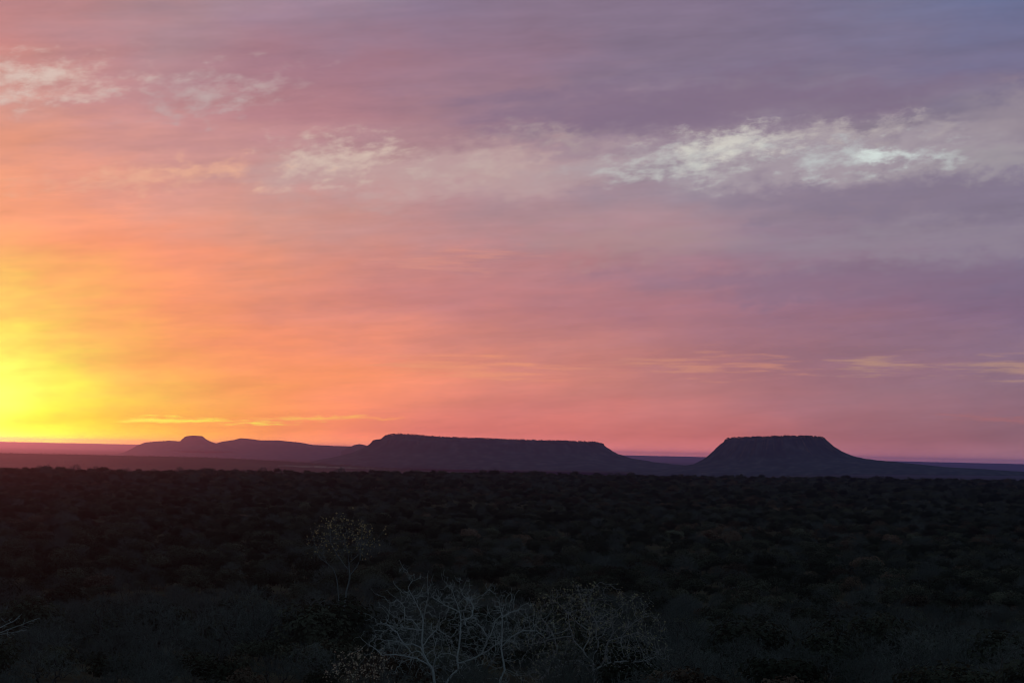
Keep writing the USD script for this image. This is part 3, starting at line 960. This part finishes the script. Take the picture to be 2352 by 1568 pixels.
shrub_limbs = [
    [(830, 1690), (825, 1640), (815, 1590), (800, 1545), (790, 1510)],
    [(850, 1690), (860, 1630), (880, 1570), (885, 1525)],
    [(815, 1600), (785, 1570), (762, 1550)],
    [(825, 1640), (780, 1610), (745, 1590)],
    [(870, 1600), (900, 1570), (915, 1540)],
    [(840, 1660), (900, 1620), (930, 1600)],
]
traced_tree('leafy_shrub', 'leafy shrub with many tiny pale leaves in the bottom foreground, left of the leafless tree', 'shrub', 103.0, idp, shrub_limbs, 21, 'dark_bark',
            dome_pts(822, 1575, 92, 92, 103.0, 420, low=-0.4), 0.15, 2.0, 0.24, 20, 0.007, 'pale_leaf', 620, 0.085, roots=2, power=2.2, depth_amp=0.6)

dead_limbs = [
    [(-190, 1640), (-170, 1570), (-130, 1520), (-60, 1478), (0, 1452), (40, 1437), (78, 1423)],
    [(-60, 1478), (-30, 1450), (0, 1440), (34, 1424)],
    [(-130, 1520), (-140, 1450), (-120, 1380), (-90, 1330)],
    [(-20, 1460), (20, 1452), (60, 1446)],
]
traced_tree('leaning_tree', 'pale bare bough leaning into the picture at the lower left edge', 'tree', 120.0, idp, dead_limbs, 27, 'pale_bark',
            around(0.35, 24), 0.22, 1.2, 0.3, 10, 0.010, roots=1, power=2.0, depth_amp=0.4)

# ------------------------------------------------------------------ bushes
rng = np.random.default_rng(77)
PROTO = {}


def proto(kind, idx, meshes, mats, names):
    PROTO[(kind, idx)] = dict(meshes=meshes, mats=mats, names=names, root=None)


for k in range(3):
    proto('olive_bush', k, leafy_bush(100 + k, 3.4 + 0.3 * k, 2.3, 900, 0.3, flat=0.5 * (k == 2)), ('dark_bark', 'olive_foliage'), ('stems', 'crown'))
    proto('rust_bush', k, leafy_bush(200 + k, 3.2 + 0.3 * k, 2.2, 900, 0.3), ('dark_bark', 'rust_foliage'), ('stems', 'crown'))
    proto('thorn_bush', k, bare_bush(300 + k, 4.0 + 0.3 * k, 2.5, 420, 2 + k), ('dark_bark', 'grey_twigs'), ('stems', 'twigs'))
for k in range(3):
    proto('olive_bush', 10 + k, leafy_bush(400 + k, 3.4 + 0.3 * k, 2.5, 1800, 0.28), ('dark_bark', 'pale_olive_foliage'), ('stems', 'crown'))
    proto('rust_bush', 10 + k, leafy_bush(450 + k, 3.3 + 0.3 * k, 2.5, 1800, 0.28), ('dark_bark', 'pale_rust_foliage'), ('stems', 'crown'))
KINDS = ['thorn_bush', 'olive_bush', 'rust_bush']

spots = []                                        # x, y, kind, variant, rotation, scale
hero = [(at(px, 1500, d)[:2], 1.4) for px, d in ((1020, 110.0), (1160, 110), (1355, 114), (785, 200), (822, 103), (-150, 120))]
for r0, r1, sp in ((84, 600, 3.9), (600, 1500, 5.2), (1500, 3900, 7.4)):
    A_ = math.radians(17.5)
    area = A_ * (r1 ** 2 - r0 ** 2)
    n = int(area / sp ** 2 * 1.0)
    r = np.sqrt(rng.uniform(r0 ** 2, r1 ** 2, n))
    a = rng.uniform(-A_, A_, n)
    x, y = r * np.sin(a), r * np.cos(a)
    ok = r < edge_distance(np.degrees(a)) + 250
    x, y, r = x[ok], y[ok], r[ok]
    patch = meshkit.fbm(np.stack([x / 120, y / 220, np.zeros_like(x)], -1), 3, 41)
    rust_p = np.clip((meshkit.fbm(np.stack([x / 150, y / 260, np.ones_like(x)], -1), 3, 51) - 0.47) * 3.0, 0.03, 0.5)
    sc = (0.55 + 0.95 * rng.random(len(x)) ** 1.8) * (0.95 if sp < 5 else 0.9 if sp < 6 else 0.98 + 0.7 * rng.random(len(x)) ** 5)
    keep = rng.random(len(x)) < 0.42 + 1.5 * (patch - 0.3)
    for k in np.nonzero(keep)[0]:
        if any(np.hypot(x[k] - h_[0], y[k] - h_[1]) < dd for h_, dd in hero):
            continue
        # nothing so near and tall that it would rise into the middle of the view
        u = rng.random()
        leafless = 0.6 if r[k] < 420 else 0.22
        kd = 'thorn_bush' if u < leafless else ('rust_bush' if rng.random() < rust_p[k] else 'olive_bush')
        s_ = sc[k]
        if r[k] < 170:
            s_ *= 0.62
        spots.append((x[k], y[k], kd, int(rng.integers(0, 3)), rng.uniform(0, 6.28), s_))
# the crowns that catch the eye, where the photograph shows them
marked = [(1080, 1232, 'rust_bush', 1.05), (1128, 1222, 'olive_bush', 1.0), (1196, 1240, 'rust_bush', 1.1), (1196, 1200, 'rust_bush', 1.0), (1260, 1228, 'olive_bush', 0.9),
          (1553, 1220, 'olive_bush', 1.1), (1574, 1208, 'rust_bush', 1.15), (1624, 1228, 'rust_bush', 1.2), (1664, 1214, 'rust_bush', 1.1), (1680, 1236, 'rust_bush', 1.15), (1828, 1214, 'olive_bush', 1.05),
          (1672, 1170, 'olive_bush', 1.1), (1642, 1164, 'olive_bush', 1.1), (1786, 1172, 'rust_bush', 1.1), (1946, 1172, 'olive_bush', 1.0), (1992, 1292, 'rust_bush', 1.2), (2046, 1242, 'rust_bush', 1.05), (2100, 1230, 'olive_bush', 1.0), (2194, 1222, 'olive_bush', 1.0), (1700, 1272, 'olive_bush', 1.1), (2310, 1364, 'olive_bush', 1.0),
          (560, 1184, 'rust_bush', 0.9), (880, 1186, 'olive_bush', 0.95), (700, 1160, 'olive_bush', 0.9), (980, 1180, 'rust_bush', 0.9)]
marks = []
for px, py, kd, s_ in marked:
    d = ray(px, py)
    r_ = (29.2 - 3.3 * s_ * 1.2 * 0.85) / -d[2]
    q_ = np.array([0, 0, EYE]) + d * r_
    marks.append((q_[0], q_[1], kd, 10 + int(rng.integers(0, 3)), rng.uniform(0, 6.28), s_ * 1.2, px, py))
mk = np.array([[q_[0], q_[1]] for q_ in marks])
tree_ = cKDTree(mk)
dd, _i = tree_.query(np.array([[q_[0], q_[1]] for q_ in spots]))
spots = [q_ for q_, d_ in zip(spots, dd) if d_ > 6.0]

P3 = np.array([[q_[0], q_[1], 0.0] for q_ in spots])
P3[:, 2] = ground_z(P3[:, 0], P3[:, 1])
pxs, pys = project(P3 + [0, 0, 3.0])
rr = np.hypot(P3[:, 0], P3[:, 1])
inview = (pxs > -60) & (pxs < 2412) & (pys < 1590)
LIMIT = 230
size = np.where(inview, np.array([q_[5] for q_ in spots]) / rr, 0)
chosen = np.zeros(len(spots), bool)
for kd in KINDS:
    isk = np.array([q_[2] == kd for q_ in spots])
    order = np.argsort(-np.where(isk, size, 0))[:LIMIT]
    chosen[order] = True
chosen &= size > 0
LOOK = {'thorn_bush': 'bare thorn bush', 'olive_bush': 'olive bush', 'rust_bush': 'rust-brown bush'}


def zone(px, py):
    row = 'at the bottom edge' if py > 1500 else 'low down' if py > 1420 else 'in the lower middle' if py > 1340 else 'in the upper middle' if py > 1270 else 'in the upper belt'
    cols = ((100, 'at the left edge'), (210, 'under the brightest glow'), (330, 'left of the ridge'), (420, "below the ridge's left end"), (520, 'below the small butte'), (620, "below the ridge's middle"),
            (720, "below the ridge's right end"), (880, 'around the yellow-leaved tree'), (980, "below the long mesa's left end"), (1120, "below the long mesa's left half"), (1250, "below the long mesa's middle"),
            (1400, "below the long mesa's right half"), (1480, "below the long mesa's right end"), (1620, 'below the dip between the mesas'), (1720, "below the short mesa's left end"), (1840, "below the short mesa's middle"),
            (1940, "below the short mesa's right end"), (2060, "below the short mesa's right slope"), (2200, 'right of the short mesa'), (2300, 'towards the right edge'), (9999, 'at the right edge'))
    return row + ', ' + next(t_ for x_, t_ in cols if px < x_)


ORDINAL = ['nearest', 'second nearest', 'third nearest', 'fourth nearest', 'fifth nearest', 'sixth nearest', 'seventh nearest', 'eighth nearest', 'ninth nearest', 'tenth nearest', 'eleventh nearest', 'twelfth nearest', 'thirteenth nearest', 'fourteenth nearest', 'fifteenth nearest', 'sixteenth nearest']
SIZES = {'thorn_bush': ('low', 'tall'), 'olive_bush': ('small', 'large'), 'rust_bush': ('small', 'large')}


def place(kd, var, x, y, z, rz, s_, label, group):
    P = PROTO[(kd, var)]
    sv = (s_ * rng.uniform(0.9, 1.12), s_ * rng.uniform(0.9, 1.12), s_ * rng.uniform(0.85, 1.1))
    cat = 'bush'
    if P['root'] is None:
        T = thing(kd, label, cat, (0, 0, 0), group)
        for nm, me, ma in zip(P['names'], P['meshes'], P['mats']):
            tag(obj(nm, me, ma, T, smooth=(nm == 'stems')), kind='stuff' if nm == 'twigs' else None)
        set_matrix(T, (x, y, z), rz, sv)
        P['root'] = T.GetPrim()
        return T
    return copy_of(P['root'], kd, (x, y, z), rz, sv, label, cat, group)


where_txt = {0: 'right of the yellow-leaved tree', 1: 'below the short mesa', 2: 'towards the right', 3: 'beyond the yellow-leaved tree'}
SIDE = ['leftmost', 'second from left', 'third from left', 'fourth from left', 'fifth from left', 'sixth from left', 'seventh from left', 'eighth from left', 'ninth from left', 'tenth from left']
marks.sort(key=lambda q_: q_[6])
count = {}
for (x, y, kd, var, rz, s_, px, py) in marks:
    z = float(ground_z(x, y))
    c_ = 0 if 1000 < px < 1300 else 1 if 1500 < px < 1900 else 2 if px >= 1900 else 3
    n_ = count[(kd, c_)] = count.get((kd, c_), -1) + 1
    place(kd, var, x, y, z, rz, s_, '%s of the paler rounded %ses %s' % (SIDE[n_], LOOK[kd], where_txt[c_]), 'paler rounded %ses %s' % (LOOK[kd], where_txt[c_]))
count = {}
for k in sorted(np.nonzero(chosen)[0], key=lambda k: rr[k]):
    x, y, kd, var, rz, s_ = spots[k]
    zn = zone(pxs[k], pys[k])
    sz = SIZES[kd][int(s_ * (1.6 if rr[k] < 170 else 1.0) > 0.98)]
    n_ = count[(kd, sz, zn)] = count.get((kd, sz, zn), -1) + 1
    what = '%s %s %s' % (sz, LOOK[kd], zn)
    place(kd, var, x, y, P3[k, 2], rz, s_, '%s %s' % (ORDINAL[min(n_, 15)], what), '%s %ses %s' % (sz, LOOK[kd], zn))

# the rest of the bushveld: one mass
rest = np.nonzero(~chosen)[0]
pi = UsdGeom.PointInstancer.Define(stage, '/World/bushveld')
tag(pi, 'dense dark bushveld of small trees and thorn bushes running away to the hills', 'bushveld', kind='stuff')
keys = [k for k in sorted(PROTO) if k[1] < 10]
protos = []
for kd, var in keys:
    P = PROTO[(kd, var)]
    nm = '%s_%03d' % (kd, var)
    base = '/World/bushveld/' + nm
    UsdGeom.Xform.Define(stage, base)
    for pn, me, ma in zip(P['names'], P['meshes'], P['mats']):
        usdkit.mesh(stage, base + '/' + pn, me, '/World/Looks/' + ma, smooth=(pn == 'stems'))
    protos.append(base)
pi.CreatePrototypesRel().SetTargets([Sdf.Path(b) for b in protos])
ids, pos, ori, scl = [], [], [], []
for k in rest:
    x, y, kd, var, rz, s_ = spots[k]
    ids.append(keys.index((kd, var)))
    pos.append((x, y, P3[k, 2]))
    ori.append(Gf.Quath(math.cos(rz / 2), 0, 0, math.sin(rz / 2)))
    scl.append((s_ * rng.uniform(0.9, 1.12), s_ * rng.uniform(0.9, 1.12), s_ * rng.uniform(0.85, 1.1)))
pi.CreateProtoIndicesAttr(Vt.IntArray(ids))
pi.CreatePositionsAttr(Vt.Vec3fArray.FromNumpy(np.array(pos, np.float32)))
pi.CreateOrientationsAttr(Vt.QuathArray(ori))
pi.CreateScalesAttr(Vt.Vec3fArray.FromNumpy(np.array(scl, np.float32)))

# far scrub: small trees on the mesa tops and over the low plain
pts = []
rng = np.random.default_rng(9)
for (xc, a, dep, tz), D, n in ((rm_info, D_RM, 420), (lm_info, D_LM, 900)):
    x = xc + a * rng.uniform(-0.97, 0.97, n * 2)
    x = x[np.argsort(-(0.45 * meshkit.noise(np.stack([x / 70, x * 0, x * 0], -1), 3) + rng.random(n * 2)))[:n]]
    y = D - dep * rng.uniform(0.3, 0.99, n) * np.sqrt(np.maximum(0, 1 - ((x - xc) / a) ** 2)) ** 0.5
    z = tz(x) - 1.0
    pts.append(np.stack([x, y, z, 0.6 + 1.5 * rng.random(n) ** 2.5], -1))
n = 5000
r = np.sqrt(rng.uniform(8200 ** 2, 13600 ** 2, n))
a = np.radians(rng.uniform(-15, 15, n))
x, y = r * np.sin(a), r * np.cos(a)
pts.append(np.stack([x, y, ground_z(x, y) - 0.3, rng.uniform(0.6, 1.3, n)], -1))
pts = np.vstack(pts)
fs = UsdGeom.PointInstancer.Define(stage, '/World/far_scrub')
tag(fs, 'tiny scattered trees on the mesa tops and over the hazy plain', 'scrub', kind='stuff')
protos = []
for k in range(2):
    sm, cm = leafy_bush(500 + k, 4.5, 2.8, 160, 0.9)
    b = '/World/far_scrub/small_tree_%03d' % k
    UsdGeom.Xform.Define(stage, b)
    usdkit.mesh(stage, b + '/crown', cm, '/World/Looks/olive_foliage')
    protos.append(b)
fs.CreatePrototypesRel().SetTargets([Sdf.Path(b) for b in protos])
fs.CreateProtoIndicesAttr(Vt.IntArray([int(v) for v in rng.integers(0, 2, len(pts))]))
fs.CreatePositionsAttr(Vt.Vec3fArray.FromNumpy(pts[:, :3].astype(np.float32)))
fs.CreateScalesAttr(Vt.Vec3fArray.FromNumpy(np.repeat(pts[:, 3:4], 3, 1).astype(np.float32)))

# ------------------------------------------------------------------ haze: the dusty evening air
hb = trimesh.creation.box(bounds=[[-HAZE_R, -HAZE_R, -30], [HAZE_R, HAZE_R, EYE + HAZE_TOP]])
tag(usdkit.mesh(stage, '/World/haze', hb, '/World/Looks/haze'), 'thin dusty evening haze over the plain', 'haze', kind='stuff')
